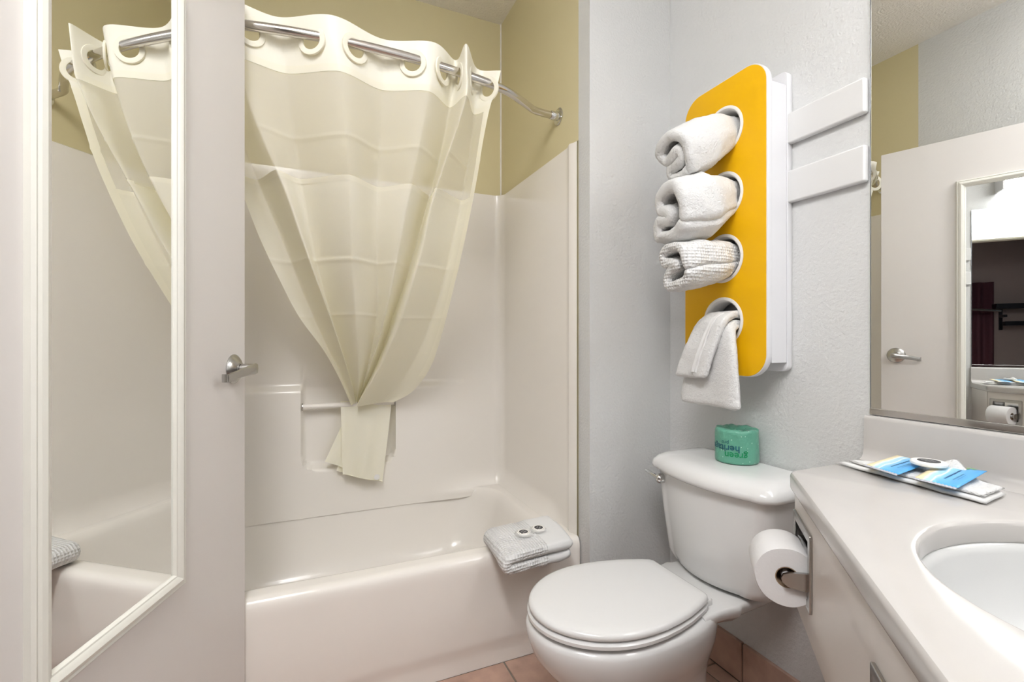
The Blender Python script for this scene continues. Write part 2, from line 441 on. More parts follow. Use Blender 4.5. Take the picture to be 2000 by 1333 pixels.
# ------------------------------------------------------------------ one-piece tub and surround
tub = thing('bathtub', (.2, 1.89, 0), 'almond one-piece bathtub with moulded shower walls', 'bathtub')
def ring3(x0, x1, y0, y1, r, z): return [(a, b, z) for a, b in rrect(x0, x1, y0, y1, r, 12, 14)]
TX0, TX1, TY1 = XL+.004, XE-.004, YB-.006
R = []
for y0, z in ((1.508, .0), (1.508, .040), (1.5065, .060), (1.500, .082), (1.497, .10), (1.497, .24), (1.497, .335), (1.497, .345), (1.4982, .362), (1.5022, .3745), (1.5095, .3825), (1.519, .3862), (1.526, .387), (1.540, .387)):
    R.append(ring3(TX0, TX1, y0, TY1, .006, z))
R.append(ring3(TX0+.03, TX1-.025, 1.556, TY1-.02, .02, .387))
R.append(ring3(TX0+.09, TX1-.068, 1.565, TY1-.043, .14, .3865))
for dy, dz, ex, eb in ((1.572, .384, 0, 0), (1.581, .376, .006, .0005), (1.588, .355, .012, .0015), (1.593, .33, .016, .003), (1.598, .30, .02, .006), (1.606, .25, .027, .013), (1.615, .2, .035, .024), (1.625, .155, .045, .040), (1.635, .12, .055, .056), (1.67, .085, .09, .09), (1.73, .072, .15, .15)):
    R.append(ring3(TX0+.10+ex*1.6, TX1-.075-ex*2.0, dy, TY1-.048-eb*.9, .15+ex*.2, dz))
loft('tub_basin', R, 'gelcoat', tub, cap0=True, cap1=True, auto=70)
# surround: plan path with rounded corners, swept in z with relief
def surround():
    inset = .008; rc = .05
    xl, xr, yb = XL+inset, XE-inset, YB-.030
    path = []
    yf = YS-.002
    for k in range(41): path.append((xl, yf+(yb-rc-yf)*k/40, 1, 0))
    for k in range(1, 12):
        a = PI-PI/2*k/12; path.append((xl+rc+rc*math.cos(a), yb-rc+rc*math.sin(a), -math.cos(a), -math.sin(a)))
    nb = 220
    for k in range(nb+1): path.append((xl+rc+(xr-xl-2*rc)*k/nb, yb, 0, -1))
    for k in range(1, 12):
        a = PI/2-PI/2*k/12; path.append((xr-rc+rc*math.cos(a), yb-rc+rc*math.sin(a), -math.cos(a), -math.sin(a)))
    for k in range(41): path.append((xr, yb-rc+(yf-yb+rc)*k/40, -1, 0))
    zs = [.345+.01*k for k in range(73)]+[1.075+(1.8686-1.075)*k/24 for k in range(25)]
    V = []; n = len(path)
    for z in zs:
        for (x, yy, nx, ny) in path:
            d = 0
            z_ = max(z, .375)
            if z < .47: d += .042*(1-(z_-.375)/.095)**2*(sm(.45, .80, x) if ny < -.5 else (sm(1.62, 1.74, yy) if abs(nx) > .9 else 1))
            if ny < -.5 and x < .80:
                led = sm(.925, .895, z)*sm(.80, .50, x)
                inx = sm(-.026, -.010, x)*sm(.380, .364, x)
                inz = sm(.548, .572, z)
                # rounded lower corners of the niche
                cz = max(0, .62-z); 
                for cx, sg in ((-.018, 1), (.372, -1)):
                    u = .045-(x-cx)*sg; v = .045-(z-.56)
                    if u > 0 and v > 0:
                        inz *= sm(.052, .040, math.hypot(u, v))
                niche = inx*inz
                d += .030*led*(1-niche) - .020*niche*sm(.96, .90, z)
                d += .004*sm(-.026, -.016, x)*sm(-.002, -.014, x)*sm(.90, .93, z)*sm(1.02, .98, z)
            if abs(nx) > .9:
                d += .013*math.exp(-((yy-1.556)/.017)**2)
            V.append((x+nx*d, yy+ny*d, z))
    # lip back to the wall
    for (x, yy, nx, ny) in path: V.append((x-nx*(inset-.001), yy-ny*.028, 1.8726))
    m = len(zs)+1; F = []
    for i in range(m-1):
        for j in range(n-1): F.append((i*n+j, i*n+j+1, (i+1)*n+j+1, (i+1)*n+j))
    return new_obj('surround', V, F, 'gelcoat', tub, True, auto=55)
surround()
gb = tube('soap_dish_bar', [(-.022, 2.238, .829), (.376, 2.238, .829)], .0125, 'gelcoat', tub, n=20)
for xx in (-.021, .372):
    lathe('bar_collar', (xx, 2.238, .829), (1, 0, 0), [(.016, 0), (.016, .004)], 'nickel', gb, n=20)

# ------------------------------------------------------------------ curtain rod
RX = [-.527, -.48, -.42, -.375, -.25, -.1, .05, .2, .35, .5, .65, .775, .82, .88, .93]
RY = [1.670, 1.669, 1.66, 1.634, 1.568, 1.535, 1.515, 1.51, 1.515, 1.535, 1.568, 1.634, 1.66, 1.669, 1.670]
RZ = 2.0275
rod = thing('curtain_rod', (.2, 1.55, RZ), 'bowed stainless steel shower curtain rod across the tub', 'curtain rod')
rp = spline([(a, b, RZ) for a, b in zip(RX, RY)], 8)
tube('pipe', rp, .0142, 'rod_steel', rod, n=24)
for xx, sg in ((XE, -1), (XL, 1)):
    f = lathe('flange', (xx, 1.670, RZ), (sg, 0, 0), [(.034, 0), (.0345, .003), (.031, .006), (.018, .008), (.0175, .010), (.0175, .036), (.0165, .038)], 'chrome', rod, n=36)
    for a in (.9, 2.6, 4.6):
        lathe('screw', (xx+sg*.005, 1.670+.025*math.cos(a), RZ+.025*math.sin(a)), (sg, 0, 0), [(.004, 0), (.004, .002), (.002, .003)], 'chrome', f, n=10)

# ------------------------------------------------------------------ shower curtain, gathered behind the bar of the soap dish
CUR_S=[0, 0.06, 0.115, 0.2, 0.3, 0.4, 0.5, 0.6, 0.7, 0.8, 0.87, 0.93, 0.97, 1.0]
CUR=[
[(0.6223,1.5199,2.083),(0.6069,1.527,2.0082),(0.5881,1.5375,1.9397),(0.5709,1.5592,1.8338),(0.5599,1.595,1.7092),(0.5493,1.6452,1.5846),(0.5386,1.7057,1.4599),(0.5285,1.7763,1.3353),(0.5176,1.8567,1.2107),(0.5075,1.9532,1.0861),(0.4928,2.0265,0.9989),(0.4616,2.0931,0.9241),(0.4221,2.1393,0.8743),(0.359,2.175,0.8369)],
[(0.5521,1.5735,2.083),(0.5492,1.5823,2.0082),(0.5463,1.5945,1.9397),(0.5443,1.6251,1.8338),(0.5351,1.6715,1.7092),(0.5216,1.7184,1.5846),(0.5092,1.7758,1.46),(0.4943,1.8436,1.3354),(0.4751,1.9214,1.2108),(0.4463,2.0028,1.0861),(0.4105,2.0657,0.9989),(0.3734,2.1233,0.9242),(0.3413,2.1637,0.8743),(0.3175,2.195,0.8369)],
[(0.4741,1.4565,2.083),(0.4781,1.4666,2.0078),(0.4833,1.48,1.9388),(0.4595,1.5088,1.8322),(0.4229,1.5534,1.7069),(0.3938,1.6075,1.5815),(0.3801,1.6723,1.4561),(0.3576,1.7477,1.3307),(0.3334,1.8334,1.2054),(0.3007,1.9306,1.08),(0.2701,2.0046,0.9922),(0.2372,2.0719,0.917),(0.2143,2.1188,0.8668),(0.1993,2.155,0.8292)],
[(0.4683,1.5578,2.083),(0.4633,1.5671,2.0079),(0.4552,1.5801,1.9391),(0.4425,1.6124,1.8328),(0.4216,1.6615,1.7077),(0.3962,1.712,1.5825),(0.3721,1.7737,1.4574),(0.3448,1.8464,1.3323),(0.3128,1.93,1.2072),(0.2885,2.0178,1.0821),(0.2628,2.0856,0.9945),(0.2384,2.1478,0.9194),(0.2226,2.1913,0.8694),(0.2129,2.225,0.8318)],
[(0.3763,1.4915,2.083),(0.3708,1.4979,2.0085),(0.3642,1.5082,1.9402),(0.3497,1.5271,1.8347),(0.3302,1.5608,1.7105),(0.3138,1.6167,1.5863),(0.3006,1.684,1.4622),(0.289,1.7626,1.338),(0.2758,1.8522,1.2138),(0.2564,1.9592,1.0896),(0.2388,2.0404,1.0027),(0.2249,2.1141,0.9282),(0.2156,2.1654,0.8786),(0.2061,2.205,0.8413)],
[(0.2249,1.5378,2.083),(0.2233,1.5474,2.0086),(0.2222,1.5607,1.9405),(0.2216,1.5937,1.8351),(0.222,1.6441,1.7111),(0.2242,1.696,1.5872),(0.2313,1.7596,1.4632),(0.244,1.8346,1.3393),(0.2523,1.9206,1.2153),(0.2452,2.0113,1.0914),(0.2371,2.0812,1.0046),(0.2264,2.1453,0.9303),(0.2185,2.1902,0.8807),(0.2106,2.225,0.8435)],
[(0.0667,1.4874,2.083),(0.0767,1.4939,2.0088),(0.0881,1.5042,1.9407),(0.1026,1.5233,1.8356),(0.1161,1.5572,1.7119),(0.1275,1.6134,1.5882),(0.1381,1.6812,1.4645),(0.1492,1.7602,1.3407),(0.1649,1.8503,1.217),(0.1837,1.9578,1.0933),(0.1954,2.0395,1.0067),(0.2038,2.1136,0.9325),(0.205,2.1652,0.883),(0.2061,2.205,0.8459)],
[(-0.0816,1.5595,2.083),(-0.0704,1.5689,2.0087),(-0.06,1.5818,1.9405),(-0.0457,1.614,1.8352),(-0.0289,1.6631,1.7113),(-0.0099,1.7134,1.5873),(0.0153,1.7749,1.4634),(0.0454,1.8475,1.3395),(0.0822,1.9308,1.2156),(0.1248,2.0184,1.0917),(0.1538,2.086,1.0049),(0.1768,2.148,0.9306),(0.1919,2.1914,0.881),(0.2032,2.225,0.8438)],
[(-0.2113,1.5325,2.083),(-0.1998,1.5384,2.0084),(-0.1852,1.548,1.94),(-0.1628,1.5654,1.8343),(-0.1158,1.5966,1.7099),(-0.0611,1.6493,1.5855),(-0.0178,1.7129,1.4612),(0.0283,1.787,1.3368),(0.0761,1.8715,1.2124),(0.1215,1.9726,1.0881),(0.1519,2.0494,1.001),(0.177,2.1191,0.9264),(0.1906,2.1676,0.8767),(0.1995,2.205,0.8393)],
[(-0.305,1.6241,2.083),(-0.2794,1.6327,2.008),(-0.2559,1.6445,1.9392),(-0.2188,1.6743,1.833),(-0.1734,1.7195,1.708),(-0.1261,1.7648,1.583),(-0.0757,1.8203,1.458),(-0.0279,1.8858,1.3329),(0.0227,1.9611,1.2079),(0.0787,2.0396,1.0829),(0.1208,2.1002,0.9954),(0.1534,2.1558,0.9204),(0.1753,2.1948,0.8704),(0.192,2.225,0.8329)],
[(-0.3797,1.6097,2.083),(-0.3501,1.6147,2.0078),(-0.323,1.623,1.9388),(-0.2811,1.6376,1.8322),(-0.2342,1.6642,1.7068),(-0.1875,1.7109,1.5814),(-0.1433,1.7672,1.456),(-0.0884,1.8329,1.3305),(-0.0267,1.9077,1.2051),(0.0596,1.9979,1.0797),(0.1076,2.0664,0.9919),(0.1432,2.1285,0.9167),(0.1645,2.1717,0.8665),(0.1799,2.205,0.8289)]]
cur = thing('shower_curtain', (.2, 1.9, .8), 'cream shower curtain with sheer window, gathered behind soap dish bar', 'shower curtain')
CT = np.array(CUR); CT[0, 0, 2] -= .018; CT[0, 1, 2] -= .008                      # lines x stations x 3, right edge first
def station(s):
    out = np.zeros((CT.shape[0], 3))
    # Catmull-Rom along s for smoothness
    k = int(np.searchsorted(CUR_S, s, 'right')-1); k = min(max(k, 0), len(CUR_S)-2)
    t = (s-CUR_S[k])/(CUR_S[k+1]-CUR_S[k])
    def tan(i):
        i0, i1 = max(i-1, 0), min(i+1, len(CUR_S)-1)
        return (CT[:, i1]-CT[:, i0])/(CUR_S[i1]-CUR_S[i0])
    h = CUR_S[k+1]-CUR_S[k]
    return (2*t**3-3*t**2+1)*CT[:, k]+(t**3-2*t**2+t)*h*tan(k)+(-2*t**3+3*t**2)*CT[:, k+1]+(t**3-t**2)*h*tan(k+1)
def curtain_row(s, per):
    P = station(s); row = spline([tuple(p) for p in P], per)
    # half-way between a soft curve and flat facets: pressed fold lines stay visible
    k = .42*sm(.04, .20, s)
    lin = []
    for i in range(len(P)-1):
        for j in range(per): lin.append(P[i]+(P[i+1]-P[i])*j/per)
    lin.append(P[-1])
    # pressed horizontal creases
    cr = sum(.0035*math.exp(-((s-c)/.0045)**2) for c in (.262, .55, .70))
    return [(1-k)*a+k*b+np.array([0, -cr, 0]) for a, b in zip(row, lin)]
def curtain_patch(name, sv, per, material, parent, cut=None, u0=0.0, u1=1.0, push=0.0, wob=0.0):
    rows = [curtain_row(s, per) for s in sv]; n = len(rows[0])
    a, b = int(round(u0*(n-1))), int(round(u1*(n-1)))
    V, F, keep = [], [], []
    for i, r in enumerate(rows):
        for j in range(a, b+1):
            p = np.array(r[j]); 
            if wob:
                q = noise.noise(Vector((p[0]*9, p[1]*5, p[2]*4.0)))
                p = p+np.array([0, -1, 0])*wob*q*min(1, (1-sv[i])*3)
            if push: p = p+np.array([0, -push, 0])
            V.append(tuple(p))
    w_ = b-a+1
    for i in range(len(rows)-1):
        for j in range(w_-1):
            q = (i*w_+j, i*w_+j+1, (i+1)*w_+j+1, (i+1)*w_+j)
            if cut:
                c = sum((Vector(V[k]) for k in q), Vector())/4
                if any((c-g).length < r for g, r in cut): continue
            F.append(q)
    return new_obj(name, V, F, material, parent, True)
S_HEAD, S_SEAM = .115, .357
# grommets where the fabric crosses the rod
r0 = curtain_row((2.083-2.013)/1.25, 40)
gro = []
rodp = [Vector(tuple(p)) for p in rp]
def rod_y(x):
    return float(np.interp(x, RX, RY))
prev = None
for j in range(1, len(r0)):
    d0 = r0[j-1][1]-rod_y(r0[j-1][0]); d1 = r0[j][1]-rod_y(r0[j][0])
    if d0*d1 < 0:
        t = Vector(tuple(r0[j]-r0[j-1])).normalized(); nrm = t.cross(Vector((0, 0, 1))).normalized()
        gro.append((Vector(tuple(r0[j])), nrm, t))
cuts = [(g[0], .0310) for g in gro]
hb = curtain_patch('header_band', [S_HEAD*k/22 for k in range(23)], 44, 'curtain_header', cur, cut=cuts, wob=.004)
curtain_patch('sheer_window', [S_HEAD+(S_SEAM-S_HEAD)*k/60 for k in range(61)], 22, 'curtain_sheer', cur, wob=.004)
curtain_patch('cloth_panel', [S_SEAM+(1-S_SEAM)*k/160 for k in range(161)], 22, 'curtain_cloth', cur, wob=.006)
curtain_patch('header_hem', [S_HEAD-.008+.016*k/2 for k in range(3)], 22, 'curtain_hem', cur, push=.0015, wob=.004)
curtain_patch('seam', [S_SEAM-.006+.012*k/2 for k in range(3)], 22, 'curtain_hem', cur, push=.0015, wob=.004)
curtain_patch('side_hem', [S_HEAD+(.90-S_HEAD)*k/70 for k in range(71)], 44, 'curtain_hem', cur, u0=0, u1=.034, push=.002, wob=.005)
for c, nrm, t in gro:
    rings = []
    up = Vector((0, 0, 1)); M = 28
    prof = [(.028, -.0035), (.028, .0035), (.031, .0045), (.043, .0032), (.0445, 0), (.043, -.0032), (.031, -.0045)]
    for i in range(M):
        a = 2*PI*i/M; d = t*math.cos(a)+up*math.sin(a)
        rings.append([c+d*r+nrm*h for r, h in prof])
    rings.append(rings[0])
    loft('grommet', rings, 'curtain_hem', cur, cap0=False, cap1=False)
# tail below the bar: front layer and a second folded layer behind it
def tail(name, tl, tr, bl, br, y_top, y_bot, folds, parent):
    n, m = 24, 26; V, F = [], []
    for i in range(m+1):
        v = i/m
        for j in range(n+1):
            u = j/n
            x = (tl[0]*(1-u)+tr[0]*u)*(1-v)+(bl[0]*(1-u)+br[0]*u)*v
            z = (tl[1]*(1-u)+tr[1]*u)*(1-v)+(bl[1]*(1-u)+br[1]*u)*v
            yy = y_top+(y_bot-y_top)*v**.7+folds*math.sin(u*PI*2.6+.5)*(.4+.6*v)+.004*math.sin(u*17+v*3)*v
            V.append((x, yy, z))
    for i in range(m):
        for j in range(n): F.append((i*(n+1)+j, i*(n+1)+j+1, (i+1)*(n+1)+j+1, (i+1)*(n+1)+j))
    return new_obj(name, V, F, 'curtain_cloth', parent, True)
tail('tail', (.137, .845), (.362, .845), (.142, .535), (.312, .482), 2.236, 2.172, .008, cur)
tl2 = tail('tail', (.170, .80), (.250, .80), (.070, .592), (.255, .512), 2.244, 2.190, .006, cur)
tail('tail', (.200, .80), (.330, .80), (.118, .545), (.285, .485), 2.250, 2.200, .005, cur)
lathe('magnet_disc', (.286, 2.1668, .507), (0, -1, 0), [(.0125, 0), (.0125, .0012)], 'ring_plastic', cur, n=24)
# rolled hem at the foot of the tail
tube('tail_hem', [(.142+(.312-.142)*k/12, 2.172+.008*math.sin(k/12*PI*2.6+.5)-.001, .535+(.482-.535)*k/12) for k in range(13)], .002, 'curtain_hem', cur, n=8)
# wrapped-over lip of cloth where the bundle passes behind the bar

# ------------------------------------------------------------------ wall mirror over the counter
wm = thing('wall_mirror', (XW, .02, .94), 'large frameless mirror on the wall above the counter', 'mirror')
MY0, MY1, MZ0, MZ1 = -.70, .722, .938, 2.055
box('glass', XW-.006, XW-.001, MY0, MY1, MZ0, MZ1, 'mirror', wm)
boxes('edge_strip', [(XW-.0064, XW, MY1, MY1+.0025, MZ0, MZ1), (XW-.0064, XW, MY0, MY1, MZ1, MZ1+.0025)], 'mirror_edge', wm)
box('bottom_channel', XW-.0095, XW, MY0, MY1+.002, MZ0-.006, MZ0+.010, 'chrome', wm, bevel=.001)

# ------------------------------------------------------------------ vanity light over the mirror
vl = thing('vanity_light', (XW, .1, 2.17), 'long white box light on the wall above the mirror', 'light fixture')
box('housing', XW-.13, XW-.001, -.55, .60, 2.27, 2.30, 'white_plastic', vl, bevel=.003)
for q in (.588, -.55): box('end_cap', XW-.13, XW-.001, q, q+.012, 2.155, 2.27, 'white_plastic', vl, bevel=.001)
box('diffuser', XW-.122, XW-.012, -.536, .586, 2.165, 2.268, 'lamp_diffuser', vl)
cl = thing('ceiling_light', (-.24, -.05, ZC), 'long white ceiling light along the doorway side of the room', 'light fixture')
box('housing', -.41, -.07, -.62, .52, ZC-.03, ZC-.001, 'white_plastic', cl, bevel=.003)
box('diffuser', -.395, -.085, -.605, .505, ZC-.085, ZC-.0305, 'lamp_panel', cl)

# ------------------------------------------------------------------ two painted boards beside the mirror
def plank(z0, z1, zt, label):
    # slightly rounded worn ends
    y0, y1 = .729, 1.20
    o = box('wall_board', XW-.021, XW-.0005, y0, y1, z0, z1, 'plank_paint', None, bevel=.005, seg=3)
    o.rotation_euler.x = zt
    return tag(o, label, 'board')
plank(1.694, 1.783, math.radians(-.5), 'upper of two white painted boards between towel holder and mirror')
plank(1.522, 1.615, math.radians(.2), 'lower of two white painted boards between towel holder and mirror')

# ------------------------------------------------------------------ yellow towel holder
RKX, RY0, RY1, RZ0, RZ1 = 1.201, .935, 1.253, 1.009, 1.937
th = thing('towel_holder', (XW, 1.094, 1.009), 'yellow fronted wall towel holder with four round openings', 'towel holder')
RC = [(1.090, 1.776), (1.090, 1.5715), (1.090, 1.376), (1.090, 1.178)]
circ = lambda cy, cz, r, n=48: [(cy+r*math.cos(-2*PI*i/n), cz+r*math.sin(-2*PI*i/n)) for i in range(n)]
out = rrect(RY0, RY1, RZ0, RZ1, .07, 14, 4)
curve_plate('edge_panel', out, [circ(c[0], c[1], .069) for c in RC], .020, .0015, lambda a, b, c: (RKX+.0215-c, a, b), 'white_plastic', th)
out2 = rrect(RY0+.003, RY1-.003, RZ0+.003, RZ1-.003, .067, 14, 4)
curve_plate('front_panel', out2, [circ(c[0], c[1], .069) for c in RC], .0015, .0003, lambda a, b, c: (RKX+.0012-c, a, b), 'yellow', th)
for cy, cz in RC:
    rings = []
    for i in range(49):
        a = 2*PI*i/48
        rings.append([(RKX+dx, cy+r*math.cos(a), cz+r*math.sin(a)) for r, dx in ((.069, .012), (.0765, .0012), (.0765, -.002), (.074, -.0035), (.068, -.0035), (.064, .001), (.0625, .010), (.0625, .055), (.069, .055))])
    loft('ring', rings, 'ring_plastic', th, False, False, auto=40)
B0, B1 = RZ0+.045, RZ1-.072
# hollow body: two sides, top, bottom
boxes('body', [(RKX+.0215, 1.283, RY0+.001, RY0+.012, B0, B1), (RKX+.0215, 1.283, RY1-.012, RY1-.001, B0, B1),
               (RKX+.0215, 1.283, RY0+.012, RY1-.012, B1-.01, B1), (RKX+.0215, 1.283, RY0+.012, RY1-.012, B0, B0+.01)], 'white_plastic', th)
curve_plate('back_plate', rrect(RY0, RY1, RZ0+.018, RZ1-.026, .018, 8, 4), [], .022, .003, lambda a, b, c: (XW-.001-c, a, b), 'white_plastic', th)

# ------------------------------------------------------------------ towels in the holder
def noisy(p, amt, fr):
    v = Vector(p); n = noise.noise_vector(v*fr)
    return v+n*amt
def rolled_towel(name, center, half, axis, scales, label, matname, split=.12):
    """thick folded strip (a=+y, b=up) swept along axis points; first stations lie in the holder"""
    ol = strip_outline(center, half, 6, 6)
    C = spline(center, 6); cc = np.mean(np.array(C), axis=0)
    A = spline(axis, 8); sc_ = np.interp(np.linspace(0, 1, len(A)), np.linspace(0, 1, len(scales)), scales)
    m = len(A)
    ol = np.array(ol)
    # shrunken outlines for the rounded free end
    prof = []
    for i in range(m): prof.append((Vector(tuple(A[i])), sc_[i], half))
    end_d = Vector(tuple(A[-1]-A[-2])).normalized()
    for t in (.35, .65, .85, .97):
        prof.append((Vector(tuple(A[-1]))+end_d*half*.9*math.sin(t*PI/2), sc_[-1], half*math.cos(t*PI/2)+.0008))
    rings = []
    o = Vector(tuple(A[0]))
    for i, (p, s, h) in enumerate(prof):
        q = strip_outline(center, h, 6, 6)
        d = Vector(tuple(A[min(i+1, m-1)]-A[max(min(i, m-1)-1, 0)])).normalized()
        upv = Vector((0, 0, 1)); up2 = (upv-d*upv.dot(d)).normalized(); side = up2.cross(d).normalized()
        if side.y < 0: side = -side
        rr = []
        for a, b in q:
            w3 = p+side*(a*s)+up2*(b*s)
            w3 = noisy(w3, .006*min(1, i/6), 18); w3 = noisy(w3, .0018, 70)
            rr.append(w3)
        rings.append(rr)
    ob = loft(name, rings, matname, None, auto=None, origin=tuple(o))
    return tag(ob, label, 'towel', 'towels in the yellow holder')
T1 = [(-.040, -.052), (-.054, -.015), (-.046, .030), (-.012, .050), (.030, .046), (.056, .022), (.046, -.006), (.012, -.004), (-.020, .004), (-.022, -.020), (.006, -.026), (.036, -.030), (.040, -.050), (.008, -.060), (-.022, -.056)]
T2 = [(-.050, -.030), (-.052, .012), (-.036, .044), (.004, .052), (.042, .038), (.044, .008), (.014, -.004), (.012, -.022), (.042, -.020), (.066, -.030), (.066, -.056), (.034, -.064), (-.012, -.062), (-.040, -.050)]
T3 = [(-.050, -.004), (-.044, .034), (-.012, .050), (.026, .048), (.054, .036), (.050, .014), (.018, .006), (-.006, -.002), (.022, -.012), (.048, -.030), (.044, -.056), (.008, -.060), (-.030, -.052), (-.050, -.030)]
rolled_towel('rolled_towel', T1, .0155, [(1.262, 1.090, 1.776), (1.215, 1.090, 1.774), (1.17, 1.091, 1.760), (1.11, 1.097, 1.728), (1.055, 1.104, 1.698), (1.025, 1.107, 1.684)], [.70, .72, .90, 1.12, 1.12, 1.08],
             'white rolled towel in topmost opening of the yellow holder', 'terry')
rolled_towel('rolled_towel', T2, .0165, [(1.262, 1.090, 1.571), (1.215, 1.090, 1.571), (1.17, 1.091, 1.560), (1.11, 1.098, 1.540), (1.055, 1.106, 1.525), (1.015, 1.112, 1.518)], [.66, .68, .98, 1.34, 1.34, 1.20],
             'bulky white rolled towel in second opening of the yellow holder', 'terry')
rolled_towel('rolled_towel', T3, .0150, [(1.262, 1.090, 1.376), (1.215, 1.090, 1.376), (1.17, 1.091, 1.370), (1.11, 1.095, 1.360), (1.055, 1.100, 1.352), (1.025, 1.104, 1.348)], [.72, .74, .94, 1.04, 1.06, 1.04],
             'white rolled towel with knobbly weave in third opening of the holder', 'waffle')
# hand towel draped out of the lowest opening: a long folded layer and a shorter one on top
ht = thing('hand_towel', (1.17, 1.09, .94), 'folded white hand towel hanging from lowest opening of the holder', 'towel', 'towels in the yellow holder')
def drape(name, path, half, y0, y1, matname, lean=0.0, flare=0.0):
    C = spline(path, 8); ol = np.array(strip_outline(path, half, 8, 6)); n = len(ol); zt = max(p[1] for p in path); zb = min(p[1] for p in path)
    rings = []
    ys = [0, .02, .06, .12, .25, .4, .5, .6, .75, .88, .94, .98, 1]
    for t in ys:
        e = min(t, 1-t); shr = 1 if e >= .06 else math.sqrt(max(0.04, 1-(1-e/.06)**2))
        q = ol if shr == 1 else np.array(strip_outline(path, half*shr, 8, 6))
        rr = []
        for a, b in q:
            dn = (zt-b)/(zt-zb)
            yc = (y0+y1)/2+lean*dn; hw = (y1-y0)/2*(1+flare*math.sqrt(max(dn, 0)))
            p = Vector((a-.004*math.sin(t*PI*3)*dn, yc+hw*(2*t-1), b))
            p = noisy(p, .004*dn, 22); p = noisy(p, .0015, 80); rr.append(p)
        rings.append(rr)
    return loft(name, rings, matname, ht, auto=None)
drape('long_layer', [(1.250, 1.160), (1.215, 1.168), (1.190, 1.166), (1.168, 1.150), (1.160, 1.110), (1.158, 1.05), (1.156, .98), (1.155, .928)], .0135, 1.032, 1.152, 'terry', .010, .90)
drape('short_layer', [(1.250, 1.188), (1.212, 1.198), (1.180, 1.194), (1.152, 1.172), (1.140, 1.130), (1.129, 1.08), (1.124, 1.012)], .0115, 1.030, 1.132, 'terry', .062, .22)
drape('woven_band', [(1.172, 1.2030), (1.143, 1.182), (1.1275, 1.135), (1.1165, 1.08), (1.1115, 1.020)], .0012, 1.060, 1.080, 'smooth_weave', .050, .0)

# ------------------------------------------------------------------ toilet
CY = 1.072
tl = thing('toilet', (.9, CY, 0), 'white porcelain toilet with closed lid beside the tub', 'toilet')
def egg(xf, xb, b, xc, z, n=64, nb=2.4, wb=None):
    """closed outline: elliptical front half, squarer rear half"""
    P = []
    for i in range(n):
        t = 2*PI*i/n; c, s = math.cos(t), math.sin(t)
        if c < 0: x = xc+(xc-xf)*c; yv = b*s
        else:
            e = 2/nb; x = xc+(xb-xc)*abs(c)**e; yv = b*math.copysign(abs(s)**e, s)
            if wb is not None:
                k = (x-xc)/(xb-xc); yv *= 1+(wb/b-1)*k*k
        P.append((x, CY+yv, z))
    return P
R = [egg(.655, 1.10, .105, .82, 0), egg(.650, 1.105, .108, .82, .012), egg(.668, 1.09, .098, .82, .045), egg(.672, 1.085, .095, .82, .10), egg(.655, 1.085, .102, .80, .16), egg(.615, 1.085, .128, .78, .215),
     egg(.568, 1.085, .158, .765, .265), egg(.538, 1.085, .176, .76, .305), egg(.524, 1.085, .184, .755, .345), egg(.522, 1.085, .185, .755, .368), egg(.527, 1.08, .181, .755, .380), egg(.545, 1.07, .165, .755, .384)]
loft('bowl', R, 'porcelain', tl, auto=60)
# tank shelf behind the seat
def shelf_ring(z, g):
    pts = [(.955, -.150), (1.02, -.140), (1.055, -.140), (1.085, -.147), (1.10, -.140), (1.24, -.13), (1.285, -.12)]
    q = [(x, -w+g) for x, w in pts]; left = [(x, CY+v, z) for x, v in q]
    pr = [(x, CY-(w+0)*-1, z) for x, w in pts]
    a = [(x, CY+w+g, z) for x, w in pts]                 # right side (toward -y): w negative
    b = [(x, CY-w-g, z) for x, w in reversed(pts)]
    return a+b
loft('tank_shelf', [shelf_ring(.335, .03), shelf_ring(.352, .012), shelf_ring(.362, .003), shelf_ring(.378, .0), shelf_ring(.385, .002), shelf_ring(.388, .007)], 'porcelain', tl, auto=50)
# seat and lid
def lid_outline(z, g=0.0, xf=.530, b=.180):
    P = []
    for i in range(33):
        t = PI/2+PI*i/32; P.append((.755+(.755-xf-g)*math.cos(t), (b-g)*math.sin(t)))
    rear = [(.80, .178), (.85, .170), (.90, .158), (.945, .142), (.975, .130), (.996, .118), (1.003, .108)]
    kb = b/.180
    pr = [(x-g, -w*kb+g) for x, w in rear]; P += pr
    P += [(1.003-g, -.05), (1.003-g, .0), (1.003-g, .05)]
    P += [(x-g, w*kb-g) for x, w in reversed(rear)]
    return [(x, CY+v, z) for x, v in P]
def shrink(P, k, z): return [(.77+(x-.77)*k, CY+(y-CY)*k, z) for x, y, _ in P]
loft('seat', [lid_outline(.387, .014), lid_outline(.389, .006), lid_outline(.394, 0, .526, .183), lid_outline(.402, 0, .526, .183), lid_outline(.407, .004), lid_outline(.408, .012)], 'seat_plastic', tl, auto=50)
loft('seat_lid', [lid_outline(.4105, .012), lid_outline(.4110, .002), lid_outline(.4145, -.001), lid_outline(.421, 0), lid_outline(.4255, .003), lid_outline(.4285, .010), shrink(lid_outline(.4300, .010), .88, .4300), shrink(lid_outline(.431, .010), .5, .4312), shrink(lid_outline(.431, .010), .02, .4315)], 'seat_plastic', tl, auto=50)
for sg in (-1, 1):
    V, F = loft_geo([[(x, y, z) for x, y in rrect(.995, 1.030, CY+sg*.085-.022, CY+sg*.085+.022, .01, 5, 2)] for z in (.386, .400)]+[[(x, y, .404) for x, y in rrect(.998, 1.027, CY+sg*.085-.019, CY+sg*.085+.019, .008, 5, 2)]])
    new_obj('hinge_cap', V, F, 'seat_plastic', tl, True, auto=40)
